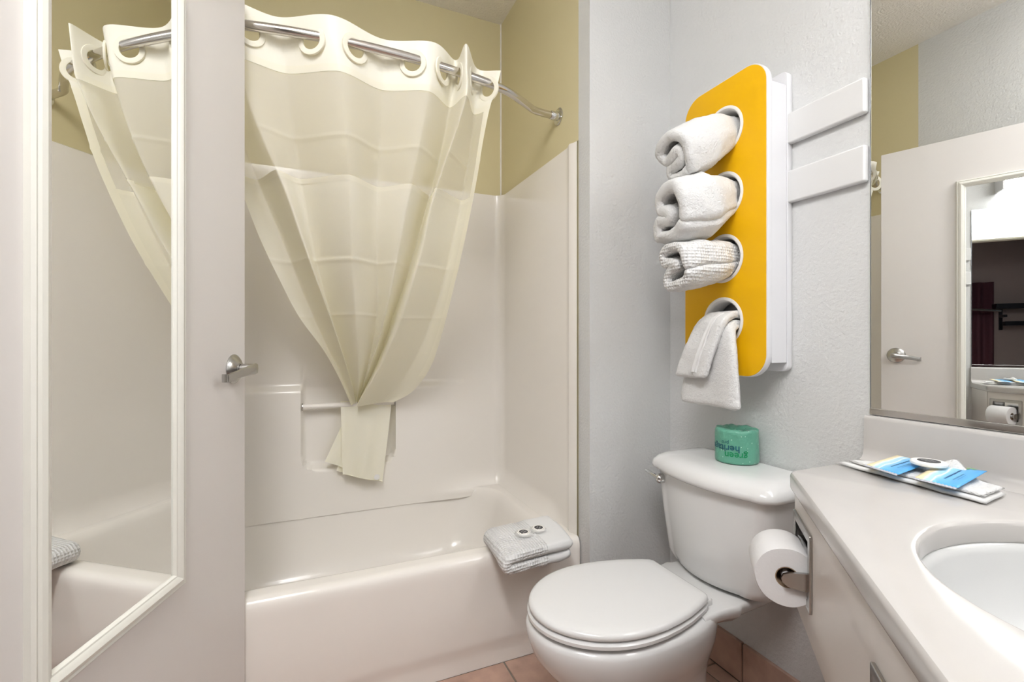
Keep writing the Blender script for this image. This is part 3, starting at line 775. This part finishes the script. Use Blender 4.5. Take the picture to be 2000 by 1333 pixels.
# tank: bow-fronted loft, wider at the top
def bow(xf, xb, hw, bowd, z, r=.05, n=12, dy=0.0):
    P = []
    # front edge from +y to -y with bow, rounded corners
    for i in range(25):
        t = -1+2*i/24; P.append((xf-bowd*(1-t*t), CY+dy-t*(hw-r)))
    for k in range(1, n): 
        a = PI/2*k/n; P.append((xf+r-r*math.cos(a), CY+dy-(hw-r)-r*math.sin(a)))
    P += [(xb-.01, CY+dy-hw), (xb, CY+dy-hw+.01)]
    P += [(xb, CY+dy)]
    P += [(xb, CY+dy+hw-.01), (xb-.01, CY+dy+hw)]
    for k in range(1, n):
        a = PI/2*(1-k/n); P.append((xf+r-r*math.cos(a), CY+dy+(hw-r)+r*math.sin(a)))
    return [(x, y, z) for x, y in P]
XB = XW-.012
loft('tank', [bow(1.165, XB-.02, .130, .02, .3885, .05), bow(1.128, XB-.012, .160, .028, .392, .06), bow(1.112, XB-.006, .178, .030, .402, .06), bow(1.106, XB, .187, .030, .425, .055), bow(1.100, XB, .205, .030, .56, .05), bow(1.096, XB, .216, .030, .686, .045)], 'porcelain', tl, auto=60)
loft('tank_lid', [bow(1.100, XB, .214, .03, .684, .05), bow(1.085, XB+.003, .228, .034, .686, .05), bow(1.078, XB+.004, .234, .036, .692, .05), bow(1.077, XB+.004, .235, .036, .700, .05), bow(1.081, XB+.003, .232, .036, .712, .05), bow(1.094, XB+.002, .221, .036, .726, .05), bow(1.114, XB+.001, .206, .034, .7345, .05), bow(1.140, XB-.001, .185, .030, .7380, .05), bow(1.17, XB-.01, .15, .02, .7388, .04)], 'porcelain', tl, auto=60)
LV = Vector((1.088, CY+.172, .655))
lvr = lathe('flush_lever', LV+Vector((.010, 0, 0)), (-1, 0.25, 0), [(.0165, 0), (.0165, .012), (.0155, .020), (.010, .026), (.002, .028)], 'chrome', tl, n=24)
V, F = tube_geo([LV+Vector((-.008, .004, .002)), LV+Vector((-.010, .025, .008)), LV+Vector((-.008, .050, .011)), LV+Vector((-.007, .066, .012))], [.008, .0068, .006, .0055], 14)
new_obj('lever_arm', V, F, 'chrome', lvr, True, auto=60)

# ------------------------------------------------------------------ wrapped spare roll on the tank
WX, WY, WZ, WR, WH = 1.240, 1.072, .7392, .0630, .106
wp = thing('wrapped_toilet_roll', (WX, WY, WZ), 'green paper wrapped toilet roll standing on the toilet tank', 'toilet roll')
rings = []
for r, h in ((.02, .001), (.055, .0), (.0618, .002), (.0634, .007), (.0632, .03), (.0627, .055), (.0630, .085), (.0626, .096), (.0610, .1025), (.056, .105), (.045, .1035), (.034, .101), (.024, .095), (.018, .080), (.008, .075)):
    rr = []
    for i in range(64):
        a = 2*PI*i/64; rad = r; z = h
        if h > .1: z += .0016*math.sin(a*7+r*120)+.0012*math.sin(a*17+r*300); rad += .0008*math.sin(a*13)
        if .003 < h < .1: rad += .0009*math.sin(a*7+h*60)
        rr.append((WX+rad*math.cos(a), WY+rad*math.sin(a), WZ+z))
    rings.append(rr)
loft('wrapper', rings, 'green_wrap', wp, auto=70)
def wrap_text(body, size, zc, a_c, material, bold=0.0):
    """print upside down around the roll; a_c is the compass angle of the text centre"""
    V, F = text_geo(body, size, 0, bold); W = []
    for v in V:
        ang = a_c - v.x/WR                # rotated half a turn: reading direction runs the other way
        rad = WR+.0016
        W.append((WX+rad*math.cos(ang), WY+rad*math.sin(ang), WZ+zc-v.y))
    return new_obj('print', W, F, material, wp, False)
AC = math.atan2(-WY, -WX)                 # towards the doorway
wrap_text('green', .029, .038, AC-.03, 'print_green', .0004)
wrap_text('heritage', .029, .058, AC-.60, 'print_navy', .0004)
wrap_text('pro', .016, .071, AC-.52, 'print_navy')

# ------------------------------------------------------------------ counter, sink, apron
ct = thing('countertop', (1.0, .1, .78), 'cream solid vanity countertop with splashback under the mirror', 'countertop')
C0 = .285        # diagonal front edge: x - y = C0
ZT = .82
def fillet(pts, rad):
    """round polygon corners; rad list"""
    P = [np.array(p, float) for p in pts]; out = []; n = len(P)
    for i in range(n):
        a, b, c = P[i-1], P[i], P[(i+1) % n]; r = rad[i]
        if r <= 0: out.append(tuple(b)); continue
        u = (a-b)/np.linalg.norm(a-b); v = (c-b)/np.linalg.norm(c-b)
        for k in range(9):
            t = k/8; p = b+u*r*(1-t)**2+v*r*t**2; out.append(tuple(p))
    return out
SX, SY, SA, SB = .93, .18, .257, .233
ell = lambda a, b, n=64: [(SX+a*math.cos(2*PI*i/n), SY+b*math.sin(2*PI*i/n)) for i in range(n)]
poly = [(XW-.001, .731), (.731+C0-.006, .731), (.46, .46-C0), (.46, -.70), (XW-.001, -.70)]
outl = fillet(poly, [0, .02, .05, .0, 0])
curve_plate('slab', outl, [list(reversed(ell(SA, SB)))], .040, .009, lambda a, b, c: (a, b, ZT-.040+c), 'counter', ct)
# splashback with coved foot
prof = [(0, .10), (.004, .1085), (.009, .1105), (.0165, .1095), (.0195, .106), (.0205, .10), (.021, .03), (.0235, .015), (.030, .005), (.040, .0003), (.040, -.004), (0, -.004)]
loft('splashback', [[(XW-.001-a, yy, ZT+b) for a, b in prof] for yy in (.730, -.70)], 'counter', ct, auto=35)
sk = thing('sink', (SX, SY, .66), 'white oval basin set into the vanity countertop', 'sink')
R = []
for a, z in ((1.03, -.041), (1.02, -.036), (.985, -.038), (.965, -.05), (.93, -.08), (.86, -.115), (.74, -.145), (.55, -.165), (.3, -.173), (.1, -.176)):
    R.append([(x, y, ZT+z) for x, y in ell(SA*a, SB*a)])
loft('basin', R, 'sink_white', sk, cap0=False, auto=70)
lathe('drain', (SX, SY, ZT-.1765), (0, 0, 1), [(.03, 0), (.03, .002), (.024, .003), (.01, .001)], 'chrome', sk, n=28)
ap = thing('counter_apron', (.8, .5, .52), 'cream board below the angled counter edge', 'apron')
# diagonal apron board with two openings for recessed holders; u runs from the far corner towards the camera
AP = .296
ua = Vector((-.70711, -.70711, 0)); nv = Vector((-.70711, .70711, 0))   # along, outward
A0 = Vector((.722+AP, .722, 0))
def Ap(u, o, z): return A0+ua*u+nv*o+Vector((0, 0, z))
H1 = (.026, .158, .600, .722)             # recess opening of the roll holder (u0,u1,z0,z1)
H2 = (.529, .66, .575, .698)
rect = lambda u0, u1, z0, z1: [(u0, z0), (u0, z1), (u1, z1), (u1, z0)]
curve_plate('board', [(0, .522), (.78, .522), (.78, .780), (0, .780)], [rect(*H1), rect(*H2)], .018, .0008, lambda a, b, c: tuple(Ap(a, -.018+c, b)), 'apron_board', ap)
box('end_board', A0.x+.013, XW-.001, .704, .722, .522, .780, 'apron_board', ap, bevel=.001)

# ------------------------------------------------------------------ recessed roll holder, the roll, and a second recessed holder
def holder(name, h, label, with_arms=True):
    u0, u1, z0, z1 = h
    t = thing(name, tuple(Ap((u0+u1)/2, 0, z0)), label, 'paper holder')
    fo = [(u0-.016, z0-.016), (u0-.016, z1+.016), (u1+.016, z1+.016), (u1+.016, z0-.016)]
    curve_plate('frame', fillet(fo, [.006]*4), [rect(u0+.002, u1-.002, z0+.002, z1-.002)], .005, .0012, lambda a, b, c: tuple(Ap(a, .0002+c, b)), 'nickel', t)
    # box behind the board
    V, F = [], []
    def pl(*q):
        k = len(V); V.extend(Ap(*p) for p in q); F.append((k, k+1, k+2, k+3))
    d = -.055
    pl((u0, 0, z0), (u0, 0, z1), (u0, d, z1), (u0, d, z0)); pl((u1, 0, z0), (u1, 0, z1), (u1, d, z1), (u1, d, z0))
    pl((u0, 0, z0), (u1, 0, z0), (u1, d, z0), (u0, d, z0)); pl((u0, 0, z1), (u1, 0, z1), (u1, d, z1), (u0, d, z1)); pl((u0, d, z0), (u1, d, z0), (u1, d, z1), (u0, d, z1))
    new_obj('recess', V, F, 'chrome', t, False)
    return t
hz = .638
hl = holder('toilet_roll_holder', H1, 'recessed chrome toilet roll holder in the apron beside the toilet')
def arm(u):
    prof2 = []
    pts = [(-.02, -.020), (.020, -.017), (.038, -.014), (.048, -.006), (.050, .002), (.046, .010), (.036, .014), (.010, .017), (-.02, .020)]
    rings = [[Ap(u+du, o, hz+zz) for o, zz in pts] for du in (0, .007)]
    return loft('arm', rings, 'nickel', hl, auto=35)
arm(.148); arm(.028)
tube('roller', [Ap(.036, .038, hz), Ap(.148, .038, hz)], .009, 'white_plastic', hl, n=18)
RR = .0595
tr_ = thing('toilet_roll', tuple(Ap(.092, .038, hz-RR)), 'unwrapped white toilet roll hanging on the recessed chrome holder', 'toilet roll')
def roll_ring(r, u, bump=0):
    q = []
    for i in range(72):
        a = 2*PI*i/72; rr = r+(bump*math.sin(a*3)+bump*.6*math.sin(a*7+1))
        q.append(Ap(u, .038+rr*math.cos(a), hz+rr*math.sin(a)))
    return q
US, UE = .038, .144
loft('paper', [roll_ring(.0215, US), roll_ring(RR-.001, US, .0004), roll_ring(RR, US+.002, .0004), roll_ring(RR+.0003, (US+UE)/2, .0005), roll_ring(RR, UE-.002, .0004), roll_ring(RR-.0012, UE, .0004), roll_ring(.05, UE+.0004), roll_ring(.035, UE), roll_ring(.0215, UE-.0005), roll_ring(.0215, US)], 'paper', tr_, False, False, auto=45)
loft('core', [roll_ring(.0214, US+.0005), roll_ring(.0214, UE-.001), roll_ring(.0195, UE-.001), roll_ring(.0195, US+.0005), roll_ring(.0214, US+.0005)], 'cardboard', tr_, False, False, auto=45)
# loose torn sheet end
V, F = [], []
for i in range(7):
    for j in range(9):
        a = PI*.80-i*.06; r = RR+.0008+.0016*(i if i < 3 else 3)*(1 if i < 3 else 1)
        V.append(Ap(US+.006+(UE-US-.01)*j/8*(1 if i else .96), .038+r*math.cos(a)+.001*math.sin(j*2.1), hz+r*math.sin(a)))
for i in range(6):
    for j in range(8): F.append((i*9+j, i*9+j+1, (i+1)*9+j+1, (i+1)*9+j))
new_obj('loose_end', V, F, 'paper', tr_, True)
holder('tissue_holder', H2, 'recessed chrome holder lower right in the counter apron')

# ------------------------------------------------------------------ folded bath towel on the tub rim, with two wrapped soaps
bt = thing('bath_towel', (.69, 1.46, .386), 'folded white waffle bath towel on the tub rim', 'towel')
Q00, Q10, Q11, Q01 = (.566, 1.342), (.824, 1.380), (.830, 1.588), (.574, 1.560)
def bil(p, q): return ((Q00[0]*(1-p)+Q10[0]*p)*(1-q)+(Q01[0]*(1-p)+Q11[0]*p)*q, (Q00[1]*(1-p)+Q10[1]*p)*(1-q)+(Q01[1]*(1-p)+Q11[1]*p)*q)
def towel_patch(name, prof, half, matname, q0=.02, q1=.985):
    """prof: centre line (p, z) of the folded cloth; swept over q"""
    rings = []
    for t in (0, .012, .03, .06, .12, .2, .3, .4, .5, .6, .7, .8, .88, .94, .97, .988, 1):
        e = min(t, 1-t); shr = 1 if e >= .06 else math.sqrt(max(.03, 1-(1-e/.06)**2))
        q = q0+(q1-q0)*t
        C = [(p*.25, z) for p, z in prof]; ol = strip_outline(C, half*shr, 8, 6); rr = []
        for a, b in ol:
            p = a/.25; x, y = bil(p, q)
            droop = -.016*sm(1.50, 1.36, y)
            w3 = Vector((x, y, b+.003+droop+.003*math.sin(p*5+q*3)))
            w3 = noisy(w3, .0035, 20); rr.append(w3)
        rings.append(rr)
    return loft(name, rings, matname, bt, auto=None)
towel_patch('waffle_fold', [(.62, .4385), (.40, .4385), (.18, .4380), (.07, .434), (.035, .420), (.07, .407), (.18, .4025), (.40, .402), (.62, .402)], .0165, 'waffle')
towel_patch('plain_border', [(.99, .4365), (.85, .4375), (.72, .4380), (.60, .4385)], .0160, 'smooth_weave')
towel_patch('plain_border', [(.97, .4020), (.85, .4020), (.72, .4020), (.60, .4020)], .0155, 'smooth_weave', .03, .96)
def soap(px, py, pz, rot, label, r=.0165, h=.006, wrap=True, group=None):
    t = thing('soap', (px, py, pz), label, 'soap', group)
    lathe('bar', (px, py, pz), (0, 0, 1), [(r*.9, 0), (r, h*.25), (r, h*.75), (r*.93, h), (.001, h*1.02)], 'soap', t, n=36)
    lr = r*.62
    V = [(px+lr*math.cos(2*PI*i/32), py+lr*math.sin(2*PI*i/32), pz+h*1.06) for i in range(32)]
    F = [tuple(range(32))]
    lathe('label_disc', (px, py, pz+h*1.03), (0, 0, 1), [(lr, 0), (lr, .0004), (.001, .0004)], 'soap_label', t, n=32)
    c, s = math.cos(rot), math.sin(rot)
    for o_, wd in ((.32, .9), (-.30, 1.1)):
        V, F = [], []
        nseg = 9
        for i in range(nseg):
            a0 = -lr*wd*.55+lr*wd*1.1*i/nseg; a1 = a0+lr*wd*1.1/nseg*.62; hh = lr*(.07+.05*((i*7) % 3))
            k = len(V)
            for a, b in ((a0, lr*o_-hh), (a1, lr*o_-hh), (a1, lr*o_+hh), (a0, lr*o_+hh)): V.append((px+c*a-s*b, py+s*a+c*b, pz+h*1.03+.0006))
            F.append((k, k+1, k+2, k+3))
        new_obj('print', V, F, 'label_print', t, False)
    if wrap:
        rings = []
        for rr_, hh in ((r*1.28, .0003), (r*1.24, .0012), (r*1.12, h*.45), (r*1.03, h*.9), (r*.80, h*1.05)):
            rings.append([(px+rr_*(1+.02*math.sin(9*2*PI*i/40))*math.cos(2*PI*i/40), py+rr_*(1+.02*math.sin(9*2*PI*i/40))*math.sin(2*PI*i/40), pz+hh) for i in range(40)])
        loft('clear_wrapper', rings, 'clear_wrap', t, False, False, auto=60)
        lathe('tab', (px-lr*.75, py-lr*.80, pz+h*1.03), (0, 0, 1), [(lr*.16, 0), (lr*.16, .0004), (.0005, .0004)], 'soap_label', t, n=12)
    return t
soap(.678, 1.455, .4575, .5, 'clear wrapped round soap with black label, left one on bath towel', r=.0245, h=.007, group='soaps on the bath towel')
soap(.742, 1.468, .4570, .9, 'clear wrapped round soap with black label, right one on bath towel', r=.0245, h=.007, group='soaps on the bath towel')

# ------------------------------------------------------------------ washcloth, sachets and soap on the counter
def cloth_slab(name, corners, z, half, matname, parent, wave=.003, lift=None, nu=26, nv=14):
    """thin padded quad: corners in order, rounded edges, rippled rim"""
    V, F = [], []
    def P(u, v):
        x = (corners[0][0]*(1-u)+corners[1][0]*u)*(1-v)+(corners[3][0]*(1-u)+corners[2][0]*u)*v
        y = (corners[0][1]*(1-u)+corners[1][1]*u)*(1-v)+(corners[3][1]*(1-u)+corners[2][1]*u)*v
        return x, y
    for sgn in (1, -1):
        for i in range(nu+1):
            for j in range(nv+1):
                u, v = i/nu, j/nv; x, y = P(u, v)
                e = min(u, 1-u, (v)*.5, (1-v)*.5)/.06; k = math.sqrt(max(0, 1-(1-min(e, 1))**2))
                zz = z+sgn*half*k+wave*math.sin(u*23)*sm(.5, 0, v)*.6+wave*math.sin(v*9+u*5)*.3
                if lift: zz += lift(u, v)
                V.append((x+.0012*math.sin(u*40)*(1-k), y+.0012*math.cos(u*31)*(1-k), zz))
    w_ = nv+1; N = (nu+1)*w_
    for i in range(nu):
        for j in range(nv):
            a = i*w_+j; q = (a, a+1, a+w_+1, a+w_)
            F.append(q); F.append(tuple(N+t for t in reversed(q)))
    rim = [i*w_ for i in range(nu+1)]+[nu*w_+j for j in range(1, nv+1)]+[i*w_+nv for i in range(nu-1, -1, -1)]+[j for j in range(nv-1, 0, -1)]
    for a, b in zip(rim, rim[1:]+rim[:1]): F.append((a, b, N+b, N+a))
    return new_obj(name, V, F, matname, parent, True)
wc = thing('washcloth', (1.19, .58, ZT), 'folded white washcloth lying under the blue sachets on the counter', 'washcloth')
cloth_slab('lower_fold', [(1.158, .722), (1.116, .430), (1.215, .440), (1.268, .640)], ZT+.0055, .0045, 'smooth_weave', wc, .0012)
cloth_slab('upper_fold', [(1.166, .700), (1.128, .438), (1.225, .445), (1.266, .620)], ZT+.0135, .0045, 'terry', wc, .0015,
           lift=lambda u, v: .036*math.exp(-((u-.52)/.16)**2)*sm(.78, .98, v))
def sachet(c, zs, label):
    """flat foil packet with beach print; corners far-left, near-left, near-right, far-right (print runs from left to right)"""
    t = thing('sachet', (sum(p[0] for p in c)/4, sum(p[1] for p in c)/4, min(zs)-.002), label, 'sachet', 'blue sachets on the counter')
    nu, nv = 18, 14; V, F, UV = [], [], []
    def P(u, v):   # u across the print, v near->far
        a = [c[1][k]*(1-u)+c[2][k]*u for k in (0, 1)]; b = [c[0][k]*(1-u)+c[3][k]*u for k in (0, 1)]
        z = (zs[1]*(1-u)+zs[2]*u)*(1-v)+(zs[0]*(1-u)+zs[3]*u)*v
        return a[0]*(1-v)+b[0]*v, a[1]*(1-v)+b[1]*v, z
    for sgn in (1, -1):
        for i in range(nu+1):
            for j in range(nv+1):
                u, v = i/nu, j/nv; x, y, z = P(u, v)
                e = min(u, 1-u, v, 1-v)/.18; k = 1-(1-min(e, 1))**2
                V.append((x, y, z+sgn*(.0004+.0022*k))); UV.append((u, v))
    w_ = nv+1; N = (nu+1)*w_
    for i in range(nu):
        for j in range(nv):
            a = i*w_+j; q = (a, a+1, a+w_+1, a+w_); F.append(q); F.append(tuple(N+t2 for t2 in reversed(q)))
    rim = [i*w_ for i in range(nu+1)]+[nu*w_+j for j in range(1, nv+1)]+[i*w_+nv for i in range(nu-1, -1, -1)]+[j for j in range(nv-1, 0, -1)]
    for a, b in zip(rim, rim[1:]+rim[:1]): F.append((a, b, N+b, N+a))
    o = new_obj('printed_pouch', V, F, 'sachet_print', t, True)
    me = o.data; uvl = me.uv_layers.new(name='UVMap')
    for lp in me.loops:
        k = lp.vertex_index
        uvl.data[lp.index].uv = UV[k] if k < len(UV) else (0, 0)
    # crimped silver edge strip along the near side
    V, F = [], []
    for i in range(41):
        u = i/40; x, y, z = P(u, 0); dx = P(u, .05); d = Vector((x-dx[0], y-dx[1], 0)).normalized()
        cr = .0006*math.sin(i*1.9)
        for h in (.0009, -.0003): V.append((x+d.x*.0005, y+d.y*.0005, z+h+cr))
        for h in (-.0003, .0009): V.append((x+d.x*.006, y+d.y*.006, z+h+cr-.0015))
    for i in range(40):
        a = i*4
        for k in range(4): F.append((a+k, a+(k+1) % 4, a+4+(k+1) % 4, a+4+k))
    new_obj('crimped_edge', V, F, 'sachet_edge', t, True)
    # print: script line, small capitals line, palm leaves
    def marks(name, u0, v0, v1, hgt, n, material, slant=0.0, rag=1.0):
        V, F = [], []
        for i in range(n):
            va = v0+(v1-v0)*i/n; vb = va+(v1-v0)/n*.68; hh = hgt*(.6+.4*rag*abs(math.sin(i*2.4+1)))
            k = len(V)
            for uu, vv in ((u0-hh+slant*va, va), (u0-hh+slant*va, vb), (u0+hh+slant*vb, vb), (u0+hh*.7+slant*vb, va)):
                x, y, z = P(uu, vv); V.append((x, y, z+.0031))
            F.append((k, k+1, k+2, k+3))
        new_obj(name, V, F, material, t, False)
    marks('print', .56, .22, .78, .028, 14, 'packet_print', .06)
    marks('print', .73, .25, .62, .030, 9, 'packet_print_light', .04, .3)
    marks('print', .80, .30, .56, .016, 8, 'packet_print_light', .04, .3)
    V, F = [], []
    for a in range(7):
        an = -.3+a*.75; k = len(V)
        for uu, vv in ((.72, .93), (.72+.06*math.cos(an)-.012*math.sin(an), .93+.05*math.sin(an)+.01*math.cos(an)), (.72+.15*math.cos(an), min(.995, .93+.10*math.sin(an))), (.72+.06*math.cos(an)+.012*math.sin(an), .93+.05*math.sin(an)-.01*math.cos(an))):
            x, y, z = P(uu, vv); V.append((x, y, z+.0030))
        F.append((k, k+1, k+2, k+3))
    new_obj('palm_print', V, F, 'palm_green', t, False)
    V = []
    for uu, vv in ((.40, .985), (.70, .935), (.70, .915), (.40, .970)):
        x, y, z = P(uu, vv); V.append((x, y, z+.0028))
    new_obj('trunk_print', V, [(0, 1, 2, 3)], 'palm_trunk', t, False)
    return t
sachet([(1.262, .644), (1.136, .640), (1.113, .566), (1.248, .575)], [.850, .842, .842, .850], 'blue beach print sachet on washcloth, the one nearer the toilet')
sachet([(1.248, .560), (1.118, .541), (1.112, .470), (1.262, .486)], [.850, .842, .842, .853], 'blue beach print sachet on washcloth, the one nearer the sink')
soap(1.205, .557, .8545, 2.4, 'large white round soap lying across both blue sachets', r=.031, h=.0085, wrap=False)
